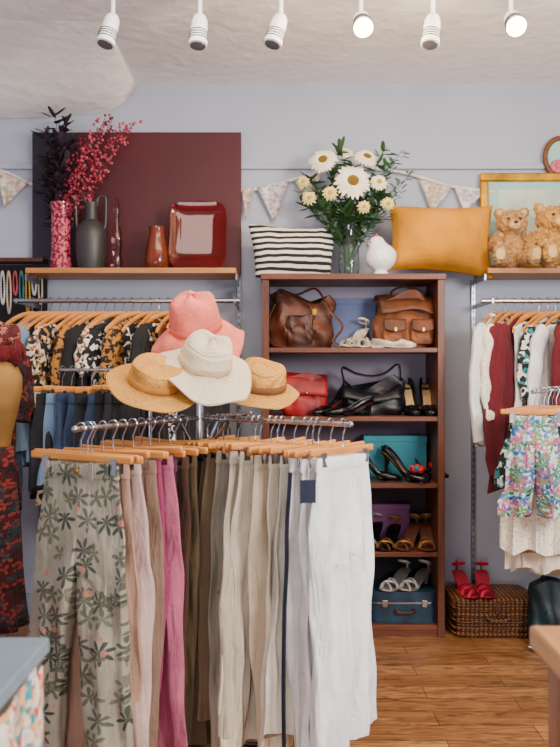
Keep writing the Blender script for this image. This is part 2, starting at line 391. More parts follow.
SAGE=LEAF('sage_leaf_print',(168,160,146),[(62,72,64),(98,100,84)],15,.36,.56,dot=(184,130,114),cr=.9)
cloth=CL
left=[('sage green trousers printed with dark leaf sprigs',SAGE),('dusty beige pink trousers',cloth('beige_pink',(182,148,130))),('pale rose cotton trousers',cloth('pale_rose',(204,178,170))),
 ('taupe linen trousers',cloth('taupe',(140,116,100))),('soft magenta trousers',cloth('magenta',(156,60,102))),('dusty pink trousers',cloth('dusty_pink',(184,108,130))),('plum purple trousers',cloth('plum',(92,50,76))),('chocolate brown trousers',cloth('choc',(80,54,40))),('dark olive brown trousers',cloth('dark_olive',(88,72,50)))]
rzL=math.atan2(-.47,.883)
rn=random.Random(3)
for i,(lb,mt) in enumerate(left):
    t=.60-.046*i; x=PX+LD[0]*t; y=PY+LD[1]*t; rz=rzL+rad(rn.uniform(-6,6) if i else 3); ry=rad(rn.uniform(-3,3) if i else .5)
    clone(HT,(x,y,ZA),(0,ry,rz))
    trousers('trousers',lb+' on a hanger','trousers',(x,y,ZA-.098),rz,mt,w=.255 if i==0 else rn.uniform(.265,.295),L=.99 if i==0 else rn.uniform(.88,.98),hem=.118 if i==0 else rn.uniform(.135,.165),seed=10+i,gap=.032 if i==0 else .0,loops=(i==0),A=.010,freq=5 if i==0 else 7,b1=.034 if i==0 else .019,hip=.2 if i==0 else .14,group='trousers on the rack',ry=ry)
for i,t in enumerate((.57,.185,.14,.10)):
    clone(HT,(PX+LD[0]*t,PY+LD[1]*t,ZA),(0,rad((2,-3,3,-2)[i]),rzL+rad((9,6,-4,10)[i])))
NAVY=cloth('navy',(34,40,62))
rc=[('chocolate brown trousers',(84,60,42)),('olive brown trousers',(104,84,60)),('dark taupe trousers',(116,98,80)),('khaki taupe trousers',(134,114,92)),('warm grey trousers',(178,168,154)),('stone linen trousers',(204,192,174)),('cream cotton trousers',(236,224,204)),('oatmeal trousers',(210,194,170)),
 ('cream wide-leg trousers',(240,230,212)),('ivory linen trousers',(238,231,218)),('off-white trousers with navy side stripe',(238,236,234)),('white cotton trousers',(246,245,244)),('bright white wide-leg trousers',(252,252,254))]
rzR=math.atan2(RD[0],-RD[1])
for i,(lb,c) in enumerate(rc):
    t=.035+.0449*i; x=PX+RD[0]*t; y=PY+RD[1]*t; rz=rzR+rad(rn.uniform(-11,8) if i<10 else (-3,-6,-2)[i-10]); ry=rad(rn.uniform(-3.5,3.5) if i<12 else 1)
    clone(HT,(x,y,ZA),(0,ry,rz))
    if i in(1,4,6,9): clone(HT,(x+RD[0]*.023,y+RD[1]*.023,ZA),(0,-ry,rz+rad(rn.choice([-13,12]))))
    trousers('trousers',lb+' clipped to a wooden hanger','trousers',(x,y,ZA-.098),rz,cloth('trouser_cloth',c),w=rn.uniform(.25,.31) if i<10 else .285,L=rn.uniform(.84,.96) if i<10 else .89,hem=rn.uniform(.14,.18) if i<10 else .178,seed=40+i,A=rn.uniform(.010,.016) if i<12 else .018,b1=rn.uniform(.012,.019) if i<11 else .027,freq=rn.uniform(6,10),group='trousers on the rack',stripe=NAVY if i==10 else None,tilt=rad(rn.uniform(-1,1)),hip=.12 if i<10 else .16,ry=ry)
tg=E('swing_tag','small navy card swing tag hanging from a waistband','tag',P(308,479,2.24),(0,0,rad(10)))
G().box((0,0,-.035),(.045,.002,.065)).obj('card',NAVY,tg); G().tube([(0,0,-.003),(.003,0,.03),(0,0,.05)],.0008,5).obj('string',WHITE,tg)
# ---------------- hats
def hat(label,loc,rot,mat,cr_,ch,br,droop,wave,seed=0,band=None,kind='std',bandh=.028,oval=1.12):
    e=E('sun_hat',label,'hat',loc,rot); rn=random.Random(seed); ph=rn.uniform(0,6)
    pf=[]
    for k in range(13): t=k/12; r=lerp(br,cr_,t); pf.append((r,-droop*(1-t)**1.5,1-t))
    top_={'std':[(.99,.15),(.975,.42),(.95,.68),(.9,.85),(.8,.95),(.6,1.01),(.3,1.02),(.001,1.01)],'flat':[(.99,.1),(.985,.5),(.975,.9),(.95,.98),(.88,1.),(.5,1.),(.2,1.),(.001,1.)],
      'round':[(.98,.12),(.96,.4),(.93,.62),(.87,.8),(.76,.92),(.54,.98),(.26,1.0),(.001,.99)]}[kind]
    for a,b in top_: pf.append((cr_*a,ch*b,0))
    rs=[]
    for r,z,wv in pf:
        rs.append([(r*cos(q)*oval,r*sin(q),z+wave*wv*(sin(2*q+ph)+.5*sin(5*q+2*ph))+(.004*sin(3*q+ph) if wv==0 else 0)+(.006*sin(4*q+60*z) if kind=='round' else 0)) for q in [2*pi*i/56 for i in range(56)]])
    G().loft(rs,c0=False,c1=True).obj('hat_body',mat,e,solid=.003,sharp=2)
    if band: G().loft([[( (cr_*a+.004)*cos(q)*oval,(cr_*a+.004)*sin(q),z) for q in [2*pi*i/56 for i in range(56)]] for a,z in ((1,.003),(.995,bandh*.5),(.985,bandh))],c0=False,c1=False).obj('hat_band',band,e,solid=.003)
    return e
STC=STRAW('cream_straw',(250,234,210),(224,192,156),.3); STT=STRAW('tan_straw',(236,182,108),(150,98,48),.45)
PINKF=M('pink_cotton',(240,136,120),.85,0,.15,10,.7,50,bd=.006)
hat('floppy coral pink cotton sun hat above the rack',P(196,329,2.84),(rad(26),rad(-6),0),PINKF,.09,.125,.168,.070,.024,1,band=M('pink_band',(228,120,106),.8,bump=.3),kind='round',oval=1.)
hat('cream woven straw hat with a pale band on the rack',P(205,364,2.62),(rad(30),rad(18),0),STC,.084,.095,.168,.036,.016,2,band=M('cream_band',(236,210,176),.8,bump=.4,bs=120),kind='round',oval=1.)
hat('golden tan straw boater on the rack',P(155,383,2.58),(rad(26),rad(14),0),STT,.08,.066,.150,.012,.008,3,kind='flat',band=M('tan_band',(210,150,84),.8,bump=.4),oval=1.04)
hat('tan straw hat with a brown band on the rack',P(260,386,2.86),(rad(22),rad(8),0),STT,.08,.085,.128,.022,.010,4,band=M('brown_band',(150,100,62),.8))
for a,l in ((200,.16),(260,.16),(20,.12),(330,.13)):
    a=rad(a); G().tube(cr([(0,0,1.22),(cos(a)*l*.5,sin(a)*l*.5,1.24),(cos(a)*l,sin(a)*l,1.29)],4),.005,8).obj('hat_arm',CHROME,rk)
# ---------------- back left garments
prints=[MP('black_gold_print',(26,23,22),[(176,132,76),(222,210,190)],30,.56),MP('black_white_print',(22,22,26),[(232,228,218)],26,.53),LEAF('black_tropical',(26,26,30),[(200,186,150),(130,112,66)],22,.2,.6),
 CL('black_knit',(28,26,30)),CL('light_denim',(138,164,194)),CL('denim',(60,78,108)),MP('leopard',(176,126,72),[(40,28,20)],48,.5),CL('tan_suede',(160,116,78)),STR('breton',(222,216,206),(40,44,60),12,'Z'),CL('rust',(136,68,46)),MP('cream_print',(226,212,190),[(44,40,42),(150,90,70)],26,.54),CL('teal_cotton',(50,100,105)),CL('charcoal',(46,46,54))]
seq=[(6,'leopard print blouse'),(4,'light blue denim shirt'),(4,'light blue denim shirt'),(3,'black knitted jumper'),(10,'cream patterned blouse'),(0,'black and gold patterned blouse'),(1,'black and white printed blouse'),(6,'leopard print blouse'),(3,'black knitted jumper'),(10,'cream patterned blouse'),(1,'black and white printed blouse'),(2,'black tropical print blouse'),(6,'leopard print blouse'),(1,'black and white printed blouse'),(3,'black knitted jumper'),(0,'black and gold patterned blouse'),(9,'rust brown blouse'),(1,'black and white printed blouse'),(8,'navy striped jumper'),(3,'black knitted jumper')]
for i,(k,lb) in enumerate(seq):
    x=-1.23+i*.045; rz=rad(56+rn.uniform(-13,13))
    clone(HC,(x,YR,ZR),(0,rad(rn.uniform(-3,3)),rz),sc=.92)
    top(lb.split()[-1],lb+' on a wooden hanger',lb.split()[-1],(x,YR,ZR-.08),rz,prints[k],w=rn.uniform(.31,.36),L=rn.uniform(.6,.95) if k!=4 else .72,sl=rn.choice([0,.18,.45]) if k not in(4,7) else .55,b=.011,A=.011,seed=90+i,flare=rn.uniform(.9,1.1),group='tops on the wall rail',deep=rn.choice([0,.03,.06]))
# ---------------- mid left rack with denim
mr=E('clothes_rack','low chrome clothes rack with denim shorts','clothes rack',(0,0,0))
ZM=P(0,370,3.35).z; x0=P(58,0,3.35).x; x1=P(150,0,3.35).x
G().tube([(x0,3.35,ZM),(x1,3.35,ZM)],.007,12).obj('rail',CHROME,mr)
G().tube([(x1,3.35,ZM+.01),(x1,3.35,.03)],.012,10).obj('leg',CHROME,mr)
G().tube([(x0+.05,3.35,.0),(x0+.05,3.35,.03),(x1,3.35,.03)],.013,10).obj('foot',CHROME,mr); G().tube([(x1,3.12,.015),(x1,3.58,.015)],.013,10).obj('foot',CHROME,mr)
for i in range(9):
    x=x0+.02+i*.040; rz=rad(50+rn.uniform(-14,14)); clone(HT,(x,3.35,ZM),(0,rad(rn.uniform(-5,5)),rz),sc=.75)
    k=[12,4,5,5,12,5,3,12,3][i]
    trousers('denim_shorts',{3:'black',4:'light blue denim',5:'dark blue denim',12:'charcoal'}[k]+' shorts clipped to a hanger','shorts',(x,3.35,ZM-.098),rz,prints[k],w=.24,L=rn.uniform(.26,.42),hem=.16,crotch=.2,b0=.01,b1=.02,A=.014,seed=140+i,rows=18,group='denim shorts on the low rack')
# ---------------- right garments
LACE=MP('ivory_lace',(244,236,222),[(222,206,184)],120,.54); BURG=CL('burgundy_knit',(104,22,36)); CREAM=CL('cream_crepe',(240,226,210)); WK=CL('white_knit',(240,237,233)); TBP=MP('teal_black_print',(24,28,34),[(60,130,130),(220,220,210)],26,.55)
rs_=[(WK,'white cotton blouse',.62,.5,.42),(LACE,'ivory lace blouse',.66,.4,.40),(BURG,'burgundy knitted cardigan',.84,.66,.42),(BURG,'burgundy knitted cardigan',.8,.6,.4),(WK,'white knitted jumper',.6,0,.34),(prints[3],'black knitted jumper',.55,0,.34),(CREAM,'long cream dress',1.2,0,.38),(TBP,'teal and black printed blouse',.6,.3,.4),(WK,'white knitted jumper',.7,.5,.4),(BURG,'burgundy knitted cardigan',.7,.4,.4),(CREAM,'long cream dress',1.22,0,.4),(TBP,'teal and black printed blouse',.66,.4,.4),(prints[4],'light blue denim shirt',.66,.5,.4),(CREAM,'long cream dress',1.2,0,.4),(BURG,'burgundy knitted cardigan',.7,.4,.4),(WK,'white cotton blouse',.7,.4,.4)]
for i,(m,lb,L,sl,w) in enumerate(rs_):
    x=1.075+i*.042; rz=rad(44+rn.uniform(-13,13)); clone(HC,(x,YR,ZR),(0,rad(rn.uniform(-3,3)),rz),sc=.95)
    top(lb.split()[-1],lb+' on a wooden hanger',lb.split()[-1],(x,YR,ZR-.08),rz,m,w=w,L=L,sl=sl,b=.014,A=.014 if L<1 else .017,seed=200+i,flare=1.16 if L<1 else 1.35,group='clothes on the wall rail beside the bookcase',deep=(0,.02,.05)[i%3],collar=m if 'shirt' in lb or i==0 else None)
nr=E('clothes_rack','chrome clothes stand with one arm carrying floral shorts and skirts','clothes rack',(0,0,0))
ZN=P(0,392,3.2).z; A0=Vector((1.0,3.17,ZN)); A1=Vector((1.34,3.72,ZN))
G().tube([A0,A1],.008,12).obj('arm',CHROME,nr); G().tube([A1+Vector((0,0,.02)),(A1.x,A1.y,.03)],.014,10).obj('pole',CHROME,nr)
for sx,sy in ((1,0),(-.7,.4),(0,-1)): G().tube([(A1.x,A1.y,.02),(A1.x+.22*sx,A1.y+.22*sy,.015)],.013,10).obj('foot',CHROME,nr)
FLOR=LEAF('bright_floral',(214,224,226),[(30,108,84),(52,102,168),(200,90,116),(120,156,96)],22,.2,.66,k=2.5,cr=1.3)
items=[('s',FLOR,'white floral shorts with green and blue leaves'),('k',TBP,'teal and black printed skirt'),('k',LACE,'ivory lace skirt'),('k',CREAM,'pale cream crepe skirt'),('k',CREAM,'pale cream crepe skirt'),('k',LACE,'ivory lace skirt'),('s',prints[3],'black shorts')]
for i,(ty,m,lb) in enumerate(items):
    q=A0.lerp(A1,.06+.115*i); rz=rad((-12,-6,-14,-20,-10,-18,-12)[i]); clone(HT,q,(0,0,rz),sc=.75); lo=(q.x,q.y,q.z-.098)
    if ty=='s': trousers('shorts',lb+' on a hanger','shorts',lo,rz,m,w=.17 if i==0 else .24,L=.40,hem=.135,crotch=.26,b0=.016,b1=.034,A=.018,seed=300+i,rows=24,gap=.004,hip=.35,freq=11)
    else: skirt(lb+' on a hanger',lo,rz,m,w=.23,L=(0,.3,.57,.66,.68,.62)[i],flare=1.55,seed=310+i)
# ---------------- bookcase
BX0,BX1=-.09,.825; BY0,BY1=4.0,4.35; BT=1.82
bc=E('bookcase','dark reddish-brown wooden open bookcase filled with bags and shoes','bookcase',(0,0,0))
for X in (BX0+.0175,BX1-.0175):
    G().box((X,(BY0+BY1)/2,(BT-.03)/2+.0),(.035,BY1-BY0,BT-.03)).obj('side_panel',CASEV,bc,bevel=.002)
G().box(((BX0+BX1)/2,(BY0+BY1)/2-.003,BT-.015),(BX1-BX0+.012,BY1-BY0+.006,.03)).obj('top_board',CASEW,bc,bevel=.003)
SH=[1.4375,1.0925,.7575,.4125,.045]
zz=[BT-.03]+[z for z in SH]
for k,c in enumerate(((152,148,166),(144,136,152),(112,94,112),(60,42,52),(30,32,50))):  # shade of the lower compartments put into the panel colours
    G().box(((BX0+BX1)/2,BY1-.006,(zz[k]+zz[k+1])/2),(BX1-BX0-.07,.008,zz[k]-zz[k+1]-.001)).obj('back_panel',M('back_panel_shaded',c,.7,var=.1,vs=2),bc)
for z in SH: G().box(((BX0+BX1)/2,(BY0+BY1)/2-.002,z),(BX1-BX0-.07,BY1-BY0-.018,.024)).obj('shelf_board',CASEW,bc,bevel=.002)
G().box(((BX0+BX1)/2,BY0+.02,.016),(BX1-BX0-.07,.02,.032)).obj('plinth',CASEW,bc)
ST=[z+.0122 for z in SH]; BTZ=BT
def onshelf(px,k,d): return Vector(((px-280)*d/F,d,(ST[k] if k>=0 else BTZ)))
# ---------------- bags
def handle(pts,r,mat,par,name='handle',flat=.5,label=None):
    return G().tube(cr(pts,6),r,8,flat=flat).obj(name,mat,par,label=label)
def bagbody(w,h,d,pin=.35,e=3.2,seed=0,slump=.01,n=40,rows=16,bul=.12,sag=0,wr=.004):
    rn=random.Random(seed); ph=[rn.uniform(0,6) for _ in range(6)]; rs=[]
    for j in range(rows+1):
        t=j/rows; z=h*t; k=sm(min(1,t/.12))*.12+.88; aa=w/2*k*(1-bul*(t-.35)**2*2); bb=d/2*k*lerp(1,pin,sm((t-.2)/.8))
        r=ring(aa,bb,z,n,e); rs.append([(x+slump*sin(9*z/h+ph[0])*t,y+slump*.6*sin(12*x/w+ph[1]+5*t)+wr*sin(26*x/w+7*t+ph[3])*sin(pi*t)+wr*sin(14*t+9*x/w+ph[4])*sin(pi*t),z2-slump*1.6*t*cos(7*x/w+ph[2])-sag*t*(1-(2*x/w)**2)) for x,y,z2 in r])
    return G().loft(rs)
BRN=LE('brown_leather',(108,60,40),.55); TAN=LE('tan_leather',(148,88,48),.6); RED=LE('red_leather',(160,22,36),.55); BLE=LE('black_leather',(22,22,32),.42); BR2=LE('dark_brown_leather',(84,44,30)); TAN2=LE('tan_strap_leather',(116,66,38),.6)
b=E('leather_shoulder_bag','slouchy dark brown leather shoulder bag with straps and side pockets','handbag',onshelf(301,0,4.17),(0,0,rad(-6)),sc=1.08)
bagbody(.32,.27,.16,.35,2.6,1,.022,sag=.03,wr=.008).obj('bag_body',BRN,b)
handle([(-.11,-.05,.22),(-.10,-.05,.28),(-.02,-.05,.255),(.07,-.04,.285),(.12,-.05,.22)],.011,BR2,b,'shoulder_strap')
handle([(-.12,-.06,.21),(-.155,-.09,.11),(-.13,-.1,.02),(-.06,-.11,.0)],.009,BR2,b,'hanging_strap')
bagbody(.13,.13,.05,.6,3,2,.004).obj('front_pocket',BR2,b,loc=(.0,-.078,.02))
G().box((.07,-.079,.17),(.02,.006,.03)).obj('buckle',BRASS,b,bevel=.002)
handle([(.12,-.05,.22),(.155,-.08,.16),(.2,-.09,.10),(.16,-.1,.03),(.21,-.09,.0),(.25,-.09,.02)],.009,BR2,b,'long_strap')
b=E('leather_satchel','tan brown leather satchel with two buckled front pockets','handbag',onshelf(404,0,4.16),(0,0,rad(4)),sc=1.08)
bagbody(.30,.255,.14,.5,2.9,3,.016,bul=.25,wr=.006).obj('bag_body',TAN,b)
for sx in (-.066,.066):
    bagbody(.112,.11,.05,.7,3,4,.004).obj('front_pocket',TAN,b,loc=(sx,-.078,.02)); G().grid(lambda u,v:(sx-.052+.104*u,-.092-.022*sin(pi*min(1,v*.9+.1)/2),.135-.05*v-.012*v*sin(pi*u)),10,6).obj('pocket_flap',TAN2,b,solid=.006); G().box((sx,-.119,.086),(.014,.006,.02)).obj('buckle',BRASS,b,bevel=.002)
G().grid(lambda u,v:((-.5+u)*.28*(1-.1*v),.055-.135*v,.235+.03*sin(pi*v)-.055*v*v+.006*sin(7*u+3*v)-.02*v*abs(2*u-1)**2),16,12).obj('flap',TAN2,b,solid=.007)
handle([(-.06,-.0,.245),(-.06,-.01,.275),(0,-.015,.297),(.06,-.01,.275),(.06,0,.245)],.01,BR2,b,'grab_handle')
handle([(.14,0,.2),(.165,-.02,.12),(.16,-.03,.04),(.15,-.05,.0)],.008,BR2,b,'side_strap')
def cbox(label,px,k,d,w,dp,h,c,rz=0,name='shoe_box'):
    e=E(name,label,'box',onshelf(px,k,d),(0,0,rz)); m=M('card',c,.7,var=.06,bump=.1)
    G().box((0,0,h/2),(w,dp,h)).obj('box_body',m,e,bevel=.003)
    G().box((0,0,h-.015),(w+.006,dp+.006,.032)).obj('box_lid',m,e,bevel=.003)
    return e
cbox('grey blue card box standing behind the bags',353,0,4.30,.24,.06,.27,(104,114,148))
cbox('turquoise shoe box behind black heeled shoes',394,2,4.28,.33,.10,.22,(84,160,174))
cbox('mauve purple shoe box behind sandals',385,3,4.29,.25,.08,.2,(130,84,128))
b=E('clutch_purse','red leather purse with a flap','handbag',onshelf(303,1,4.14),(0,rad(4),rad(8)),sc=1.05)
bagbody(.22,.20,.09,.4,3,6,.008).obj('purse_body',RED,b); G().grid(lambda u,v:((-.5+u)*.212,.03-.085*v,.202-.1*v*v+.008*sin(pi*v)),12,8).obj('flap',RED,b,solid=.006)
G().ell((0,-.06,.11),.008).obj('clasp',BRASS,b)
b=E('black_handbag','large soft black leather handbag with a curved strap','handbag',onshelf(371,1,4.18),(0,0,rad(-4)),sc=1.0)
bagbody(.36,.20,.15,.3,2.3,8,.018,bul=.3,sag=.04,wr=.006).obj('bag_body',BLE,b); handle([(-.14,0,.175),(-.15,-.01,.245),(-.08,-.02,.215),(0,-.02,.2),(.07,-.02,.215),(.14,-.01,.26),(.15,0,.175)],.010,BLE,b,'strap')
G().grid(lambda u,v:((-.5+u)*.3,.0-.078*v-.004,.15+.01*cos(6*u)-.07*v*v-.04*(1-(2*u-1)**2)*(1-v)*.6),14,8).obj('flap',BLE,b,solid=.006)
# ---------------- shoes
def tab(T,s):
    for (a,x),(b,y) in zip(T,T[1:]):
        if s<=b: return lerp(x,y,sm((s-a)/(b-a)))
    return T[-1][1]
HW=[(0,.012),(.06,.024),(.2,.028),(.42,.025),(.72,.038),(.88,.031),(.97,.014),(1,.003)]
HH=[(0,.05),(.25,.045),(.5,.034),(.65,.045),(.85,.032),(1,.012)]
def zb(s,heel): return heel*(1-sm(s/.68))+.003+.006*max(0,s-.85)/.15
INS=M('insole',(200,166,124),.6)
def pump(label,loc,rot,mu,mh=None,mi=None,heel=.075,L=.235,name='high_heel_shoe',bow=None,sc=1.12):
    e=E(name,label,'shoe',loc,rot,sc=sc); mh=mh or mu; mi=mi or INS
    rows=[]; m=14; n=22
    for j in range(n+1):
        s=j/n; A=lerp(rad(112),pi*.995,sm((s-.6)/.1)); hw=tab(HW,s); h=tab(HH,s)*(1.0 if s>.6 else 1.1); z0=zb(s,heel)
        rows.append([(hw*sin(-A+2*A*i/m),(.5-s)*L,z0+h*(1-cos(-A+2*A*i/m))/2) for i in range(m+1)])
    g=G(); v=[p for r in rows for p in r]; f=[]; w=m+1
    for j in range(n):
        for i in range(m): f.append((j*w+i,j*w+i+1,(j+1)*w+i+1,(j+1)*w+i))
    g.add(v,f).obj('upper',mu,e,solid=.0025,sharp=1.2)
    rr=[]
    for j in range(n+1):
        s=j/n; hw=tab(HW,s)*1.03; z0=zb(s,heel)-.002; y=(.5-s)*L; rr.append([(-hw,y,z0),(hw,y,z0),(hw,y,z0+.005),(-hw,y,z0+.005)])
    G().loft(rr).obj('sole',mh,e)
    rr=[]
    for j in range(13):
        s=.03+.6*j/12; hw=tab(HW,s)*.82; z0=zb(s,heel)+.006; y=(.5-s)*L; rr.append([(-hw,y,z0),(hw,y,z0),(hw,y,z0+.002),(-hw,y,z0+.002)])
    G().loft(rr).obj('insole',mi,e)
    if heel>.02:
        y=.47*L-.018; G().loft([ring(.007,.007,0,12,3,0,y+.008),ring(.008,.008,heel*.5,12,3,0,y+.006),ring(.014,.014,heel*.8,12,2.4,0,y),ring(.022,.024,heel*.98,12,2.2,0,y-.004)]).obj('heel',mh,e)
    else: G().box((0,.36*L,.004),(.046,.06,.012)).obj('heel',mh,e)
    if bow:
        g=G()
        for k in range(9):
            a=2*pi*k/9; g.ell((.024*cos(a),-.24*L+.02*sin(a),.058+.006*(k%2)),(.02,.017,.016),8,mi=k%len(bow))
        g.ell((0,-.24*L,.072),.014,8,mi=0); g.obj('flower_trim',bow,e)
    return e
def sandal(label,loc,rot,ms,ml,heel=.05,L=.235,name='strappy_sandal',nst=3,sc=1.1):
    e=E(name,label,'shoe',loc,rot,sc=sc); n=20; rr=[]
    for j in range(n+1):
        s=j/n; hw=tab(HW,s)*1.05+.002; z0=zb(s,heel); y=(.5-s)*L; rr.append([(-hw,y,z0),(hw,y,z0),(hw,y,z0+.007),(-hw,y,z0+.007)])
    G().loft(rr).obj('sole',ml,e,bevel=.001)
    y=.45*L-.014; G().loft([ring(.009,.009,0,12,3,0,y+.006),ring(.012,.012,heel*.6,12,3,0,y+.003),ring(.021,.022,heel*.98,12,2.4,0,y)]).obj('heel',ml,e)
    for k in range(nst):
        s=.60+.11*k; hw=tab(HW,s); z0=zb(s,heel)+.005; y=(.5-s)*L; sk=.016*(1 if k%2 else -1)
        p=[(hw*1.02*cos(a),y+sk*cos(a),z0+.036*sin(a)*(1-.1*k)) for a in [pi*q/10 for q in range(11)]]
        G().tube(p,.0075,8,flat=.35).obj('strap',ms,e)
    zz=zb(.1,heel)
    G().tube([(.026*cos(a),.38*L+.03*sin(a)*1.0,zz+.045+.012*sin(-a)) for a in [2*pi*q/20 for q in range(20)]],.005,8,closed=True).obj('ankle_strap',ms,e)
    G().tube(cr([(0,.5*L,zz+.004),(0,.51*L,zz+.03),(0,.49*L,zz+.05)],4),.009,8,flat=.5).obj('heel_strap',ms,e)
    return e
CRS=LE('cream_leather',(238,226,206)); BLS=LE('black_patent',(18,18,24),.22); GLD=M('bronze_leather',(176,136,92),.4,.4,bump=.2); SIL=M('silver_leather',(205,200,198),.35,.6,bump=.2); WLE=LE('white_leather',(240,238,234)); PNK=LE('pink_suede',(202,40,78),.7); MULT=[M('trim_red',(214,30,44),.6),M('trim_crimson',(170,24,44),.6),M('trim_teal',(60,120,130),.6)]
def sh(fn,label,px,k,d,rz,*a,**kw): return fn(label,onshelf(px,k,d),(0,0,rad(rz)),*a,**kw)
sh(sandal,'cream strappy heeled sandal on the shelf',354,0,4.13,-35,CRS,CRS,heel=.09); sh(sandal,'cream strappy heeled sandal beside its pair',371,0,4.10,-60,CRS,CRS,heel=.08)
sh(pump,'flat nude shoe in front of the satchel',394,0,4.05,78,CRS,heel=.01,name='flat_shoe',sc=.95)
sh(pump,'dark low-heeled shoe with a red lining',331,1,4.12,-48,BLS,mi=RED,heel=.07,name='low_heel_shoe'); sh(pump,'dark low-heeled shoe with a red lining',349,1,4.04,-74,BLS,mi=RED,heel=.05,name='low_heel_shoe')
sh(pump,'black court shoe with a tan insole',411,1,4.15,3,BLS,heel=.12,sc=1.2); sh(pump,'black court shoe with a tan insole',428,1,4.14,-3,BLS,heel=.12,sc=1.2)
sh(pump,'black high-heeled shoe with a tan insole',377,2,4.12,72,BLS,heel=.13,sc=1.1); sh(pump,'black high-heeled shoe trimmed with a red flower',406,2,4.08,58,BLS,heel=.12,bow=MULT,sc=1.12); sh(pump,'black high-heeled shoe trimmed with a red flower',425,2,4.23,56,BLS,heel=.12,bow=MULT,sc=1.12)
sh(sandal,'silver strappy sandal on the shelf',372,3,4.14,-22,SIL,BLS,heel=.09); sh(sandal,'bronze strappy sandal on the shelf',389,3,4.12,-26,GLD,BLS,heel=.08); sh(sandal,'bronze strappy sandal on the shelf',408,3,4.12,-30,GLD,BRN,heel=.09); sh(sandal,'bronze strappy sandal on the shelf',427,3,4.12,-8,GLD,BRN,heel=.09)
sc=E('vintage_suitcase','teal blue vintage suitcase with metal latches lying flat','suitcase',onshelf(401,4,4.17),(0,0,0))
SCM=LE('suitcase_blue',(34,66,88),.5)
G().loft([ring(.172,.125,z,40,7) for z in (.002,.01,.15,.158)]).obj('case_body',SCM,sc)
G().loft([ring(.1745,.1275,z,40,7) for z in (.098,.106)]).obj('case_rim',CHROME,sc)
for sx in (-.1,.1): G().box((sx,-.131,.1),(.028,.008,.035)).obj('latch',CHROME,sc,bevel=.002)
handle([(-.045,-.128,.07),(-.04,-.15,.062),(0,-.155,.06),(.04,-.15,.062),(.045,-.128,.07)],.008,BR2,sc,'case_handle',1)
for px,rz in ((395,-38),(415,-42)):
    v=onshelf(px,4,4.13); v.z+=.159; sandal('silver white sandal resting on the suitcase',v,(0,0,rad(rz)),WLE,SIL,heel=.06)
# ---------------- above bookcase
def pillowg(w,h,th,pin=.06,n=26):
    g=G()
    for sd in (1,-1):
        def q(u,v):
            a=2*u-1; b=2*v-1; k=max(0,(1-abs(a)**2.6))*max(0,(1-abs(b)**2.6))
            return (a*w/2*(1-pin*(1-b*b)*abs(a)),sd*th/2*k**.5+.004*sin(13*a+5*b)*k,b*h/2*(1-pin*1.6*(1-a*a)*abs(b))+h/2+.012*a*b)
        g.grid(q,n,n)
    return g
MUST=M('mustard_velvet',(206,146,26),.95,0,.16,5,cr=.35)
e=E('mustard_cushion','plump mustard yellow velvet cushion propped on the bookcase','cushion',(P(441,277,4.15).x,4.15,BTZ+.01),(rad(-8),rad(2),rad(3)))
pillowg(.56,.38,.26,.09).obj('cushion_body',MUST,e,sharp=2)
SB=STR('black_white_stripe',(26,26,32),(232,226,212),9.5,'Z',1.8,.5)
e=E('striped_cushion','soft black and cream striped fabric cushion with a zipped edge','cushion',(P(293,0,4.18).x,4.18,BTZ+.002),(rad(-4),0,rad(2)))
rs_=[]
for j in range(15):
    t=j/14; z=.25*t; w_=.196+.04*t-.01*sin(pi*t); d_=.012+.07*sin(pi*min(.97,t*.85+.08))
    rs_.append([(x,y+.006*sin(14*x+3*t),zz_+.026*(abs(x)/.24)**2*t-.008*sin(9*x)*t) for x,y,zz_ in ring(w_,d_,z,44,2.6)])
G().loft(rs_).obj('cushion_body',SB,e)
G().tube([(x,.0,.253+.026*(abs(x)/.24)**2-.008*sin(9*x)) for x in [-.232+.464*k/20 for k in range(21)]],.006,8).obj('zip_edge',M('zip_tape',(190,160,120),.8),e)
GLASS=NT('clear_glass').fin(lin((235,245,245)),.03); GLASS.node_tree.nodes['Principled BSDF'].inputs['Transmission Weight'].default_value=1
VX=P(349,0,4.17).x
G().lathe([(.04,0),(.05,.01),(.055,.06),(.052,.14),(.044,.2),(.05,.27),(.056,.285),(.053,.285),(.047,.27),(.04,.2),(.048,.14),(.051,.06),(.045,.014),(0,.012)],28).obj('glass_vase',GLASS,loc=(VX,4.17,BTZ),label='clear glass vase holding white daisies on the bookcase',cat='vase')
GR=M('leaf_green',(62,94,56),.6,bump=.2); GR2=M('eucalyptus_green',(104,132,116),.6,bump=.1); STG=M('stem_green',(84,120,62),.6); PET=M('white_petal',(248,242,218),.6,bump=.1,var=.08); PETY=M('cream_petal',(240,224,160),.6); DC=M('daisy_centre',(132,104,42),.9,bump=.8,bs=120,bd=.003); DC2=M('yellow_centre',(206,170,56),.9,bump=.8,bs=120,bd=.003)
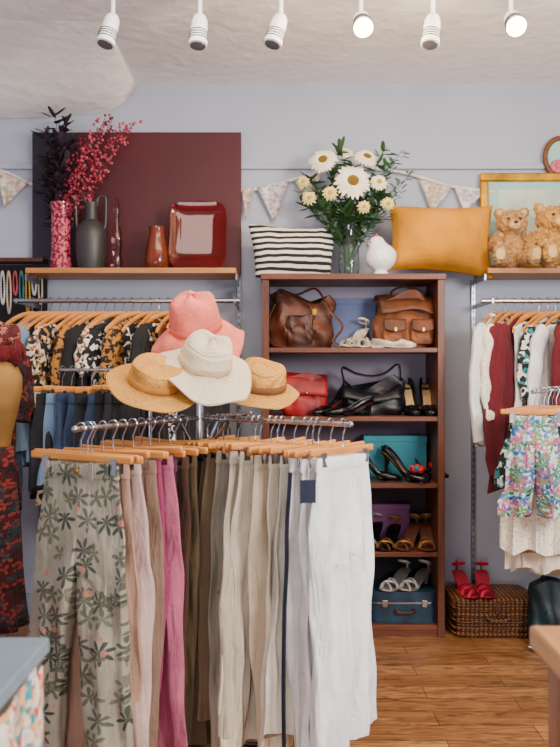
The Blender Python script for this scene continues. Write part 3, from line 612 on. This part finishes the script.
def daisy(label,px,py,d,r,rot,pm,cm,n=18,base=(VX,4.17,BTZ+.03)):
    loc=P(px,py,d); e=E('daisy_flower',label,'flower',loc,(0,0,0),group='flowers in the glass vase')
    mx=Euler(rot).to_matrix().to_4x4(); rn=random.Random(px)
    g=G()
    for k in range(n):
        for ly in (0,1):
            a=2*pi*(k+.5*ly+rn.uniform(-.15,.15))/n; R_=r*(1-.18*ly)*rn.uniform(.9,1.06); m=mx@Matrix.Rotation(a,4,'Z')
            p=[]
            for q in range(6):
                t=q/5; w_=R_*.15*sin(pi*min(.97,t*.85+.12))**.7; xx=r*.28+(R_-r*.28)*t; zz_=.22*r*t*(1-t)*2+ly*.006-.14*r*t*t
                p.append([(xx,-w_,zz_),(xx,w_,zz_),(xx,w_,zz_+.001),(xx,-w_,zz_+.001)])
            g.loft(p,mx=m)
    g.obj('petals',pm,e); G().ell((0,0,.003),(r*.36,r*.36,r*.18),14,mx=mx).obj('flower_centre',cm,e)
    b_=Vector(base)-loc; b_.x+=random.Random(px).uniform(-.025,.025)
    p0=mx@Vector((0,0,-.004)); p1=mx@Vector((0,0,-.05)); mid=Vector((b_.x*1.0,b_.y,b_.z+.26))
    G().tube(cr([p0,p1,(mid+p1)/2+Vector((0,.0,-.01)),mid,b_],5),.0022,6).obj('flower_stem',STG,e)
for px,py,d,r,rot in ((353,181,4.04,.094,(75,10,0)),(323,160,4.12,.076,(62,-25,0)),(367,157,4.13,.070,(48,20,0)),(388,204,4.06,.038,(80,20,0)),(309,198,4.08,.042,(80,-20,0)),(330,193,4.05,.042,(80,-10,0)),(345,153,4.2,.05,(45,0,0)),(379,182,4.1,.048,(70,30,0)),(364,207,4.02,.036,(85,10,0)),(303,182,4.15,.036,(70,-30,0))):
    daisy('white daisy with a golden centre in the glass vase' if r>.045 else 'small cream flower in the glass vase',px,py,d,r,tuple(rad(q) for q in rot),PET if r>.045 else PETY,DC if r>.06 else DC2,n=22 if r>.045 else 12)
def sprig(label,tip,base,mat,seed,lr=.012,n=22,name='foliage_sprig',cat='foliage',group='foliage in the glass vase',sp=.03,stretch=1.8,sm_=STG,bend=.03,berries=False):
    e=E(name,label,cat,base,group=group); rn=random.Random(seed); tp=Vector(tip)-Vector(base)
    md=tp*.5+Vector((-bend*math.copysign(1,tp.x)*.6,0,bend)); pts=cr([(0,0,0),md,tp],12); G().tube(pts,.0018,6).obj('stem',sm_,e)
    g=G()
    for k in range(n):
        t=.35+.65*k/n; p=pts[int(t*(len(pts)-1))]; a=rn.uniform(0,2*pi); el=rn.uniform(-.2,.9); dr=Vector((cos(a)*cos(el),sin(a)*cos(el)*.6,sin(el))).normalized()
        c=p+dr*rn.uniform(.3,1)*sp; q=dr.to_track_quat('X','Z').to_euler(); s_=lr*rn.uniform(.7,1.25)
        g.ell(c,(s_*stretch,s_*.75 if not berries else s_,s_*(.14 if not berries else 1)),8 if not berries else 6,rot=q)
    g.obj('leaves' if not berries else 'blossoms',mat,e); return e
vb=(VX,4.17,BTZ+.05)
for i,(px,py,m,lr,st) in enumerate(((402,150,GR2,.013,1.5),(412,172,GR2,.013,1.4),(400,190,GR2,.013,1.5),(388,166,GR,.018,2.2),(330,168,GR,.022,2.),(308,176,GR,.02,2.2),(300,190,GR2,.014,1.6),(340,202,GR,.024,2.2),(365,200,GR,.024,2.2),(384,192,GR,.022,2.2),(340,146,GR,.016,2.2),(376,207,GR,.02,2.),(320,206,GR,.022,2.),(352,163,GR,.02,2.),(394,158,GR2,.014,1.5),(384,148,GR,.014,2.2),(304,204,GR,.018,2.2),(396,206,GR2,.014,1.6))):
    sprig(('silvery eucalyptus sprig' if m==GR2 else 'dark green leafy sprig')+' among the daisies',P(px,py,4.12+.03*(i%3)),vb,m,i,lr,34,stretch=st,sp=.045)
HEN=M('white_ceramic',(246,246,244),.18,bump=0,var=.03,coat=.5)
e=E('ceramic_bird','round white glazed ceramic bird ornament with an orange beak','ornament',(P(381,0,4.07).x,4.07,BTZ),(0,0,rad(-20)))
G().lathe([(.042,0),(.043,.008),(.03,.016),(.03,.03)],20).ell((0.0,0,.09),(.080,.068,.074),20).ell((-.022,0,.158),(.044,.04,.044),16).ell((-.01,0,.12),(.058,.056,.06),14).ell((.06,0,.108),(.02,.014,.02),12,rot=(0,.5,0)).obj('bird_body',HEN,e,remesh=.004)
G().lathe([(.010,0),(.007,.012),(0,.022)],10,mx=Matrix.Translation((-.062,0,.158))@Matrix.Rotation(-pi/2,4,'Y')).obj('beak',M('orange_glaze',(230,130,50),.3,bump=0),e)
G().ell((-.024,0,.203),(.012,.008,.009),10).obj('crest',M('red_glaze',(200,90,70),.3,bump=0),e)
for sy in (-1,1): G().ell((-.046,sy*.033,.168),.005,8).obj('eye',BLK,e)
# ---------------- left wall shelf objects
MAR=M('maroon_canvas',(80,15,30),.6,var=.15,vs=2,bump=.1); PUR=M('dark_plum_canvas',(42,29,52),.6,var=.15,vs=2)
x0,x1=P(32,0,4.33).x,P(241,0,4.33).x
pn=E('wall_picture','large plain maroon canvas picture leaning against the wall','picture',((x0+x1)/2,4.345,ZS),(0,0,0))
zt=P(0,132,4.33).z-ZS; xm=P(76,0,4.33).x-(x0+x1)/2; hx=(x1-x0)/2
G().box(((xm+hx)/2,0,zt/2),(hx-xm,.028,zt)).obj('maroon_panel',MAR,pn,bevel=.003)
G().box(((xm-hx)/2,0,zt/2),(xm+hx,.024,zt)).obj('plum_panel',PUR,pn,bevel=.003)
t=NT('pink_speckled_glass'); c=t.mix(t.mr(t.noise(t.mp(),60,3),.46,.56),lin((112,20,46)),lin((206,106,124))); PKG=t.fin(c,.15)
G().lathe([(.045,0),(.056,.006),(.056,.03),(.05,.1),(.05,.3),(.056,.355),(.052,.355),(.046,.3),(.044,.05),(0,.04)],28).obj('speckled_vase',PKG,loc=(P(61,0,4.2).x,4.2,ZS),label='tall pink speckled glass vase holding dark dried foliage',cat='vase')
GV=M('grey_pewter',(72,70,70),.45,.3,bump=.2,bs=60); e=E('handled_vase','dark grey amphora-like vase with two tall loop handles','vase',(P(91,0,4.18).x,4.18,ZS))
G().lathe([(.05,0),(.064,.008),(.076,.06),(.08,.13),(.078,.2),(.06,.24),(.036,.262),(.032,.32),(.038,.352),(.033,.352),(.024,.32),(0,.3)],30).obj('vase_body',GV,e)
for sx in (-1,1): G().tube(cr([(sx*.068,0,.215),(sx*.076,0,.25),(sx*.078,0,.34),(sx*.074,0,.378),(sx*.052,0,.386),(sx*.034,0,.37),(sx*.031,0,.335)],5),.0085,8).obj('handle',GV,e)
RG=M('ruby_glass',(214,160,160),.05,bump=0,trans=1); G().lathe([(.03,0),(.033,.01),(.03,.05),(.022,.08),(.03,.13),(.024,.2),(.012,.25),(.012,.29),(.02,.31),(.015,.33),(.008,.375),(0,.38)],22).obj('glass_bottle',RG,loc=(P(117,0,4.2).x,4.2,ZS),label='slender pinkish glass bottle with a stopper',cat='bottle')
AM=M('amber_glass',(144,76,56),.12,bump=.8,bs=40,trans=.4); G().lathe([(.045,0),(.058,.01),(.064,.04),(.058,.11),(.047,.16),(.038,.2),(.044,.225),(.040,.225),(.034,.2),(.038,.16),(0,.05)],24).obj('amber_vase',AM,loc=(P(157,0,4.18).x,4.18,ZS),label='textured reddish brown glass vase',cat='vase')
RP=M('red_glass',(170,22,34),.06,bump=0,var=.1,trans=.85)
rr=[]
for k,(s_,y) in enumerate(((.02,.0),(.07,0),(.1,-.002),(.135,-.014),(.148,-.022),(.15,-.020),(.136,-.010),(.1,.003),(.07,.006),(.02,.006))):
    rr.append([(x,y,z) for x,z,_ in ring(s_,s_*1.22,0,40,6)])
G().loft(rr).obj('glass_plate',RP,loc=(P(198,0,4.2).x,4.2,ZS+.184),rot=(rad(-10),0,0),label='square red glass plate standing upright against the picture',cat='plate')
PLUM=M('plum_leaf',(48,28,44),.7); CRI=M('crimson_blossom',(142,42,62),.8); PK2=M('pink_blossom',(190,88,104),.8); DST=M('dark_stem',(60,36,36),.7)
vb=(P(61,0,4.2).x,4.2,ZS+.1)
for i,(px,py) in enumerate(((48,150),(55,112),(66,116),(45,130),(72,140),(58,135),(40,165),(68,165),(50,180),(62,150),(44,190))): sprig('dark plum dried leaf stem in the speckled vase',P(px,py,4.2),vb,PLUM,50+i,.018,28,group='dried stems in the speckled vase',stretch=2.2,sp=.05,sm_=DST,name='dried_stem',cat='dried plant')
for i,(px,py) in enumerate(((134,122),(112,120),(122,136),(100,134),(94,150),(86,160),(105,118),(102,168),(82,140),(128,128))): sprig('crimson pink blossom branch in the speckled vase',P(px,py,4.15+.02*(i%3)),vb,CRI if i%3 else PK2,70+i,.008,60,group='dried stems in the speckled vase',stretch=1,sp=.05,sm_=DST,name='blossom_branch',cat='dried plant',berries=True)
# ---------------- bunting
BUN=[LEAF('bunting_rose',(236,226,216),[(206,110,120),(130,156,120)],30,.25,.55,cr=.3),LEAF('bunting_pale',(228,222,222),[(200,140,156),(120,140,156)],32,.25,.55,cr=.3)]
TAPE=M('tape',(236,232,232),.8)
def bunting(pts,flags,label):
    e=E('bunting',label,'bunting',(0,0,0)); p=cr([P(*q) for q in pts],10)
    G().tube(p,.009,6,flat=1).obj('bunting_tape',TAPE,e)
    for i,(xa_,ya,xb,yb,xt,yt,dd) in enumerate(flags):
        a,b_,c_=P(xa_,ya,dd),P(xb,yb,dd),P(xt,yt,dd)
        def fn(u,v):
            q=a.lerp(b_,u).lerp(c_,v); q.y-=.010+.006*sin(7*u+v*3); return q
        G().grid(fn,8,8).obj('flag',BUN[i%2],e,solid=.002)
bunting([(-30,165,4.355),(5,172,4.355),(35,186,4.355)],[(-2,171,29,183,5,208,4.355)],'floral triangle bunting pinned to the wall')
bunting([(241,191,4.355),(260,188,4.355),(300,178,4.355),(345,168,4.355),(400,172,4.355),(450,186,4.355),(495,192,4.355)],[(242,191,254,188,246,220,4.355),(257,188,289,181,274,222,4.355),(419,180,451,188,432,214,4.355),(454,188,484,192,464,214,4.355),(294,180,322,174,308,206,4.355)],'floral triangle bunting strung along the wall above the bookcase')
# ---------------- right shelf: frame, bears, round frame
PALE=M('pale_aqua_mat',(170,202,198),.6,var=.05,bump=.1); PRT=M('faded_green_print',(202,214,198),.6,var=.12,vs=6,bump=.1)
fx0,fx1=P(482,0,4.3).x,P(590,0,4.3).x; fz1=P(0,171,4.3).z; fw=fx1-fx0; fh=fz1-ZS
e=E('picture_frame','gilt picture frame with a pale aqua mount leaning on the wall','picture frame',((fx0+fx1)/2,4.32,ZS),(rad(-3),0,0))
g=G()
for x,z,w_,h_ in ((0,fh-.0225,fw,.045),(0,.0225,fw,.045),(-fw/2+.0225,fh/2,.045,fh-.09),(fw/2-.0225,fh/2,.045,fh-.09)): g.box((x,0,z),(w_,.03,h_))
g.obj('frame_moulding',GOLD,e,bevel=.008); G().box((0,.008,fh/2),(fw-.08,.006,fh-.08)).obj('mount',PALE,e); G().box((0,.003,fh/2+.02),(fw-.2,.006,fh-.22)).obj('picture_print',PRT,e)
BEARS=[((200,152,98),(P(509,0,4.16).x,4.12,ZS),rad(-4),1.12),((212,160,90),(P(546,0,4.16).x,4.09,ZS),rad(12),1.18)]
for i,(c,loc,rz,sc_) in enumerate(BEARS):
    fur=M('bear_fur',c,.95,0,.3,60,1,160,sheen=.2,bd=.006); pad=M('bear_muzzle',(226,192,140),.95,bump=.8,bs=180,bd=.003)
    e=E('teddy_bear',('light brown' if i==0 else 'golden brown')+' plush teddy bear sitting before the gilt frame','teddy bear',loc,(0,0,rz),sc=sc_)
    g=G(); g.ell((0,0,.085),(.072,.062,.085),20); g.ell((0,-.01,.205),(.07,.058,.06),20)
    for sx in (-1,1):
        g.ell((sx*.056,0,.256),(.025,.014,.025),14); g.ell((sx*.075,-.03,.12),(.028,.028,.055),14,rot=(rad(40),rad(-18*sx),0)); g.ell((sx*.07,-.065,.09),(.024,.026,.026),12)
        g.ell((sx*.055,-.075,.04),(.034,.07,.034),16,rot=(0,0,rad(18*sx))); g.ell((sx*.075,-.13,.045),(.034,.022,.042),14)
    g.ell((0,-.06,.19),(.032,.028,.026),14)
    g.obj('bear_body',fur,e,remesh=.004,shag=.015)
    G().ell((0,-.078,.187),(.026,.02,.02),14).obj('muzzle',pad,e)
    G().ell((0,-.1,.196),(.010,.007,.007),10).obj('nose',BLK,e)
    G().tube([(-.012,-.096,.178),(0,-.0985,.183),(.012,-.096,.178)],.0014,6).obj('mouth',BLK,e)
    for sx in (-1,1):
        G().ell((sx*.026,-.068,.218),.0068,10).obj('eye',BLK,e); G().ell((sx*.079,-.152,.046),(.022,.007,.028),12).obj('paw_pad',pad,e); G().ell((sx*.056,-.014,.256),(.015,.006,.015),10).obj('inner_ear',pad,e)
e=E('oval_wall_frame','small oval gilt frame with a pink rose hung on the wall','picture frame',P(560,158,4.36),(0,0,0))
G().tube([(.085*cos(a),-.012,.105*sin(a)) for a in [2*pi*k/36 for k in range(36)]],.014,10,closed=True).obj('oval_frame',WOOD('dark_gilt',(140,94,50),(84,52,28)),e)
G().loft([[(x,y,z) for x,z,_ in ring(.085,.105,0,36)] for y in (-.004,-.008)]).obj('backing',PALE,e)
g=G()
for k in range(8): a=2*pi*k/8; g.ell((.022*cos(a)-.02,-.02,.022*sin(a)-.05),(.018,.01,.018),8)
g.ell((-.02,-.026,-.05),.016,8); g.obj('rose',M('rose_pink',(232,120,140),.5),e)
# ---------------- wicker basket, pink shoes
t=NT('wicker'); a=t.wave(t.mp(),22,1.5,'BANDS','Z'); b_=t.wave(t.mp(),14,1.,'BANDS','X'); f=t.math('MULTIPLY',a,b_); c=t.mix(t.mr(f,.05,.6),lin((66,38,22)),lin((156,106,66))); t.bump(f,1,.008); WICK=t.fin(c,.6)
bx=(P(452,0,4.05).x+P(535,0,4.05).x)/2; bw=(535-452)*4.05/F
e=E('wicker_basket','brown woven wicker hamper with a lid and side handle','basket',(bx,4.13,0))
G().loft([ring(bw/2*.96,.14*.96,0,60,7),ring(bw/2*.99,.145,.08,60,7),ring(bw/2,.15,.16,60,7)]).obj('basket_body',WICK,e)
G().loft([ring(bw/2+.006,.155,.162,60,7),ring(bw/2+.008,.157,.185,60,7),ring(bw/2-.01,.14,.196,60,7)]).obj('lid',WICK,e)
g=G()
for k in range(5): g.tube([(x,y,z+.002*sin(50*x+k*3)) for x,y,z in ring(bw/2+.004,.152,.02+.032*k,60,7)],.005,6,closed=True)
g.obj('woven_bands',WICK,e)
handle([(-.05,-.15,.12),(-.04,-.175,.1),(.04,-.175,.1),(.05,-.15,.12)],.008,WICK,e,'handle',1)
G().box((0,-.156,.155),(.02,.006,.06)).obj('strap',BR2,e)
PKS=M('pink_sole',(180,50,72),.6)
for px,rz in ((466,6),(485,-8)): sandal('pinkish red strappy sandal sitting on the wicker basket',(P(px,0,4.08).x,4.1,.196),(0,0,rad(rz)),PNK,PKS,heel=.065,nst=4,name='pink_sandal',sc=1.15)
TEAL=LE('dark_teal_leather',(22,54,62)); e=E('tote_bag','dark teal and black tote bag standing on the floor','bag',(P(560,0,3.9).x,3.9,0),(0,0,rad(-10)))
bagbody(.30,.30,.16,.6,3.4,12,.012,wr=.007).obj('bag_body',TEAL,e)
for sy in (-.03,.03): handle([(-.08,sy,.27),(-.075,sy,.36),(0,sy,.39),(.075,sy,.36),(.08,sy,.27)],.008,BLE,e)
G().loft([ring(.148,.083,z,40,3.4) for z in (.0,.07)]).obj('bag_base',BLE,e)
# ---------------- left: dress form, jewellery
FORM=M('dress_form_linen',(170,130,80),.9,bump=.4,bs=300,var=.25,vs=5); fx=-1.2; e=E('dress_form','tan linen dress form torso on a stand','mannequin',(fx,3.2,0))
G().loft([ring(a,b_,z,32,2.2) for a,b_,z in ((.11,.085,.98),(.118,.09,1.02),(.125,.095,1.08),(.15,.105,1.18),(.165,.11,1.26),(.165,.1,1.31),(.14,.08,1.36),(.07,.06,1.385),(.055,.055,1.41),(.055,.055,1.45),(.03,.03,1.455))]).obj('torso',FORM,e)
G().tube([(0,0,1.0),(0,0,.03)],.015,12).lathe([(.15,0),(.15,.012),(.03,.03),(.02,.04)],24).obj('stand',BLK,e)
for x in (-.06,.06): G().tube([(x,-.0,1.36),(x*1.1,-.104,1.26),(x*.95,-.098,1.12),(x*.9,-.092,1.0)],.0015,5).obj('seam',BR2,e)
RF=LEAF('red_floral',(72,18,28),[(22,14,20),(146,62,54),(34,62,72)],24,.25,.6,k=2.5)
rr=[]
for j in range(14):
    t=j/13; z=1.03-.72*t; a=lerp(.125,.18,t)
    rr.append([(a*(1+.08*t*sin(9*q)+.03*sin(4*q+5*t))*cos(q),a*.8*(1+.08*t*sin(9*q))*sin(q),z) for q in [2*pi*k/64 for k in range(64)]])
G().loft(rr,c0=False,c1=False).obj('skirt',RF,loc=(fx,3.2,0),label='dark red floral skirt worn by the dress form',cat='skirt',solid=.003)
RK=M('red_knit',(112,22,30),.9,cr=1.2); RK2=LEAF('red_check_cloth',(100,20,28),[(190,136,118),(40,20,24)],40,.2,.6)
for k,(z0,a0,mt,lb) in enumerate(((1.385,.155,RK,'crumpled red knitted scarf draped over the dress form'),(1.445,.13,RK2,'crumpled red printed scarf piled on the dress form'))):
    rr=[]
    for j in range(15):
        p=pi*(j+.5)/15; rr.append([(a0*sin(p)*(1+.12*sin(5*q+3*p+k)+.06*sin(11*q+p*4))*cos(q),a0*.7*sin(p)*(1+.12*sin(5*q+2*p))*sin(q),-.055*cos(p)+.016*sin(4*q+6*p+k)+.01*sin(9*q)) for q in [2*pi*i/48 for i in range(48)]])
    G().loft(rr).obj('crumpled_scarf',mt,loc=(fx+.02,3.2,z0+.02),label=lb,cat='scarf',sharp=2)
jb=E('jewellery_board','black display board hung with beaded necklaces','display board',(P(8,0,4.34).x,4.345,P(0,300,4.34).z))
G().box((0,0,0),(.42,.02,.38)).obj('board',M('black_felt',(30,26,30),.9),jb); G().box((0,-.05,.205),(.44,.12,.02)).obj('board_ledge',BR2,jb)
for k in range(11):
    x=-.16+.034*k; c=[(226,206,186),(200,80,96),(60,130,130),(210,176,90),(230,226,226)][k%5]; g=G(); hh=.12+.05*(k%3); nb=int(hh*2/.0095)
    for q in range(nb):
        a=2*pi*q/nb; g.ell((.010*sin(a),-.004*cos(a),-hh/2+hh/2*cos(a)),(.0055,.0055,.0095),8)
    g.obj('bead_necklace',M('bead',c,.3,bump=0),loc=(jb.location.x+x,4.325,jb.location.z+.15),label='beaded necklace hanging on the black board',cat='necklace',group='necklaces on the board')
top('dress','red floral dress hanging beside the dress form','dress',(-1.38,3.6,1.5),rad(24),RF,w=.38,L=.8,sl=.3,seed=500)
top('dress','blue denim dress hanging beside the dress form','dress',(-1.42,3.75,1.2),rad(20),prints[5],w=.4,L=.95,sl=0,seed=501)
# ---------------- foreground tables
TBM=M('grey_blue_tabletop',(134,150,162),.35,var=.05,bump=0); e=E('display_table','grey-blue topped display table','table',(0,0,0))
G().box((-.905,1.12,.785),(.9,.92,.03)).obj('table_top',TBM,e,bevel=.004)
G().box((-.905,1.12,.74),(.86,.88,.06)).obj('apron',WHITE,e)
for x in (-1.3,-.5):
    for y in (.72,1.52): G().box((x,y,.355),(.05,.05,.71)).obj('leg',WHITE,e,bevel=.004)
SCF=MP('white_red_teal_scarf',(226,218,206),[(190,76,66),(60,140,150),(220,166,126)],16,.56,dist=1.5)
G().grid(lambda u,v:(-.446+.02*v+.014*sin(22*u+2*v)*(.3+v),.95+.55*u,.772-.62*v),30,14).obj('patterned_scarf',SCF,solid=.003,label='white scarf with red and teal print over the table side',cat='scarf')
OAK=WOOD('oak_table',(200,154,108),(160,116,76),ax='Y'); e=E('wooden_table','light oak table with a square dark leg','table',(0,0,0))
G().box((.86,1.08,.835),(.8,.8,.04)).obj('table_top',OAK,e,bevel=.006)
LEGW=WOOD('table_leg_wood',(150,98,66),(104,64,40),ax='Z')
for x in (.515,1.2):
    for y in (.76,1.42): G().box((x,y,.407),(.06,.06,.815)).obj('leg',LEGW,e,bevel=.004)
for h_ in (HC,HT):
    for c_ in list(h_.children): bpy.data.objects.remove(c_)
    bpy.data.objects.remove(h_)
for e in list(bpy.data.objects):
    if e.type=='EMPTY' and e.location.length<1e-6 and e.children:
        vs=[v.co for c in e.children for v in c.data.vertices]
        lo=Vector([min(v[i] for v in vs) for i in range(3)]); hi=Vector([max(v[i] for v in vs) for i in range(3)])
        b=Vector(((lo.x+hi.x)/2,(lo.y+hi.y)/2,lo.z)); e.location=b
        for c in e.children: c.location=-b
# ---------------- lights, world, camera
def area(loc,tgt,size,en,col,sy=None):
    l=bpy.data.lights.new('window_and_fill_light','AREA'); l.energy=en; l.color=col; l.size=size
    if sy: l.shape='RECTANGLE'; l.size_y=sy
    o=bpy.data.objects.new('window_and_fill_light',l); COL.objects.link(o); o.location=loc; o.rotation_euler=(Vector(tgt)-Vector(loc)).to_track_quat('-Z','Y').to_euler()
area((2.0,.7,2.0),(-.2,3.3,.85),.9,135,(1,.955,.90),.9)
area((-.6,-1.2,.9),(.2,3.0,2.9),2.0,60,(.99,.98,1),.9)  # added fill aimed up to brighten the ceiling, not a window
area((-.2,2.5,2.8),(-.0,3.2,0),1.1,26,(1,.90,.78),.7)  # added overhead fill above the racks, not a window
w=bpy.data.worlds.new('w'); S.world=w; w.use_nodes=True; w.node_tree.nodes['Background'].inputs[0].default_value=(.93,.95,1,1); w.node_tree.nodes['Background'].inputs[1].default_value=.45
cd=bpy.data.cameras.new('camera'); cd.sensor_fit='HORIZONTAL'; cd.sensor_width=36; cd.lens=F/560*36; cd.clip_start=.05
cd.dof.use_dof=True; cd.dof.focus_distance=3.1; cd.dof.aperture_fstop=4.5
co=bpy.data.objects.new('camera',cd); COL.objects.link(co); co.location=(0,0,H); co.rotation_euler=(pi/2,0,0); S.camera=co
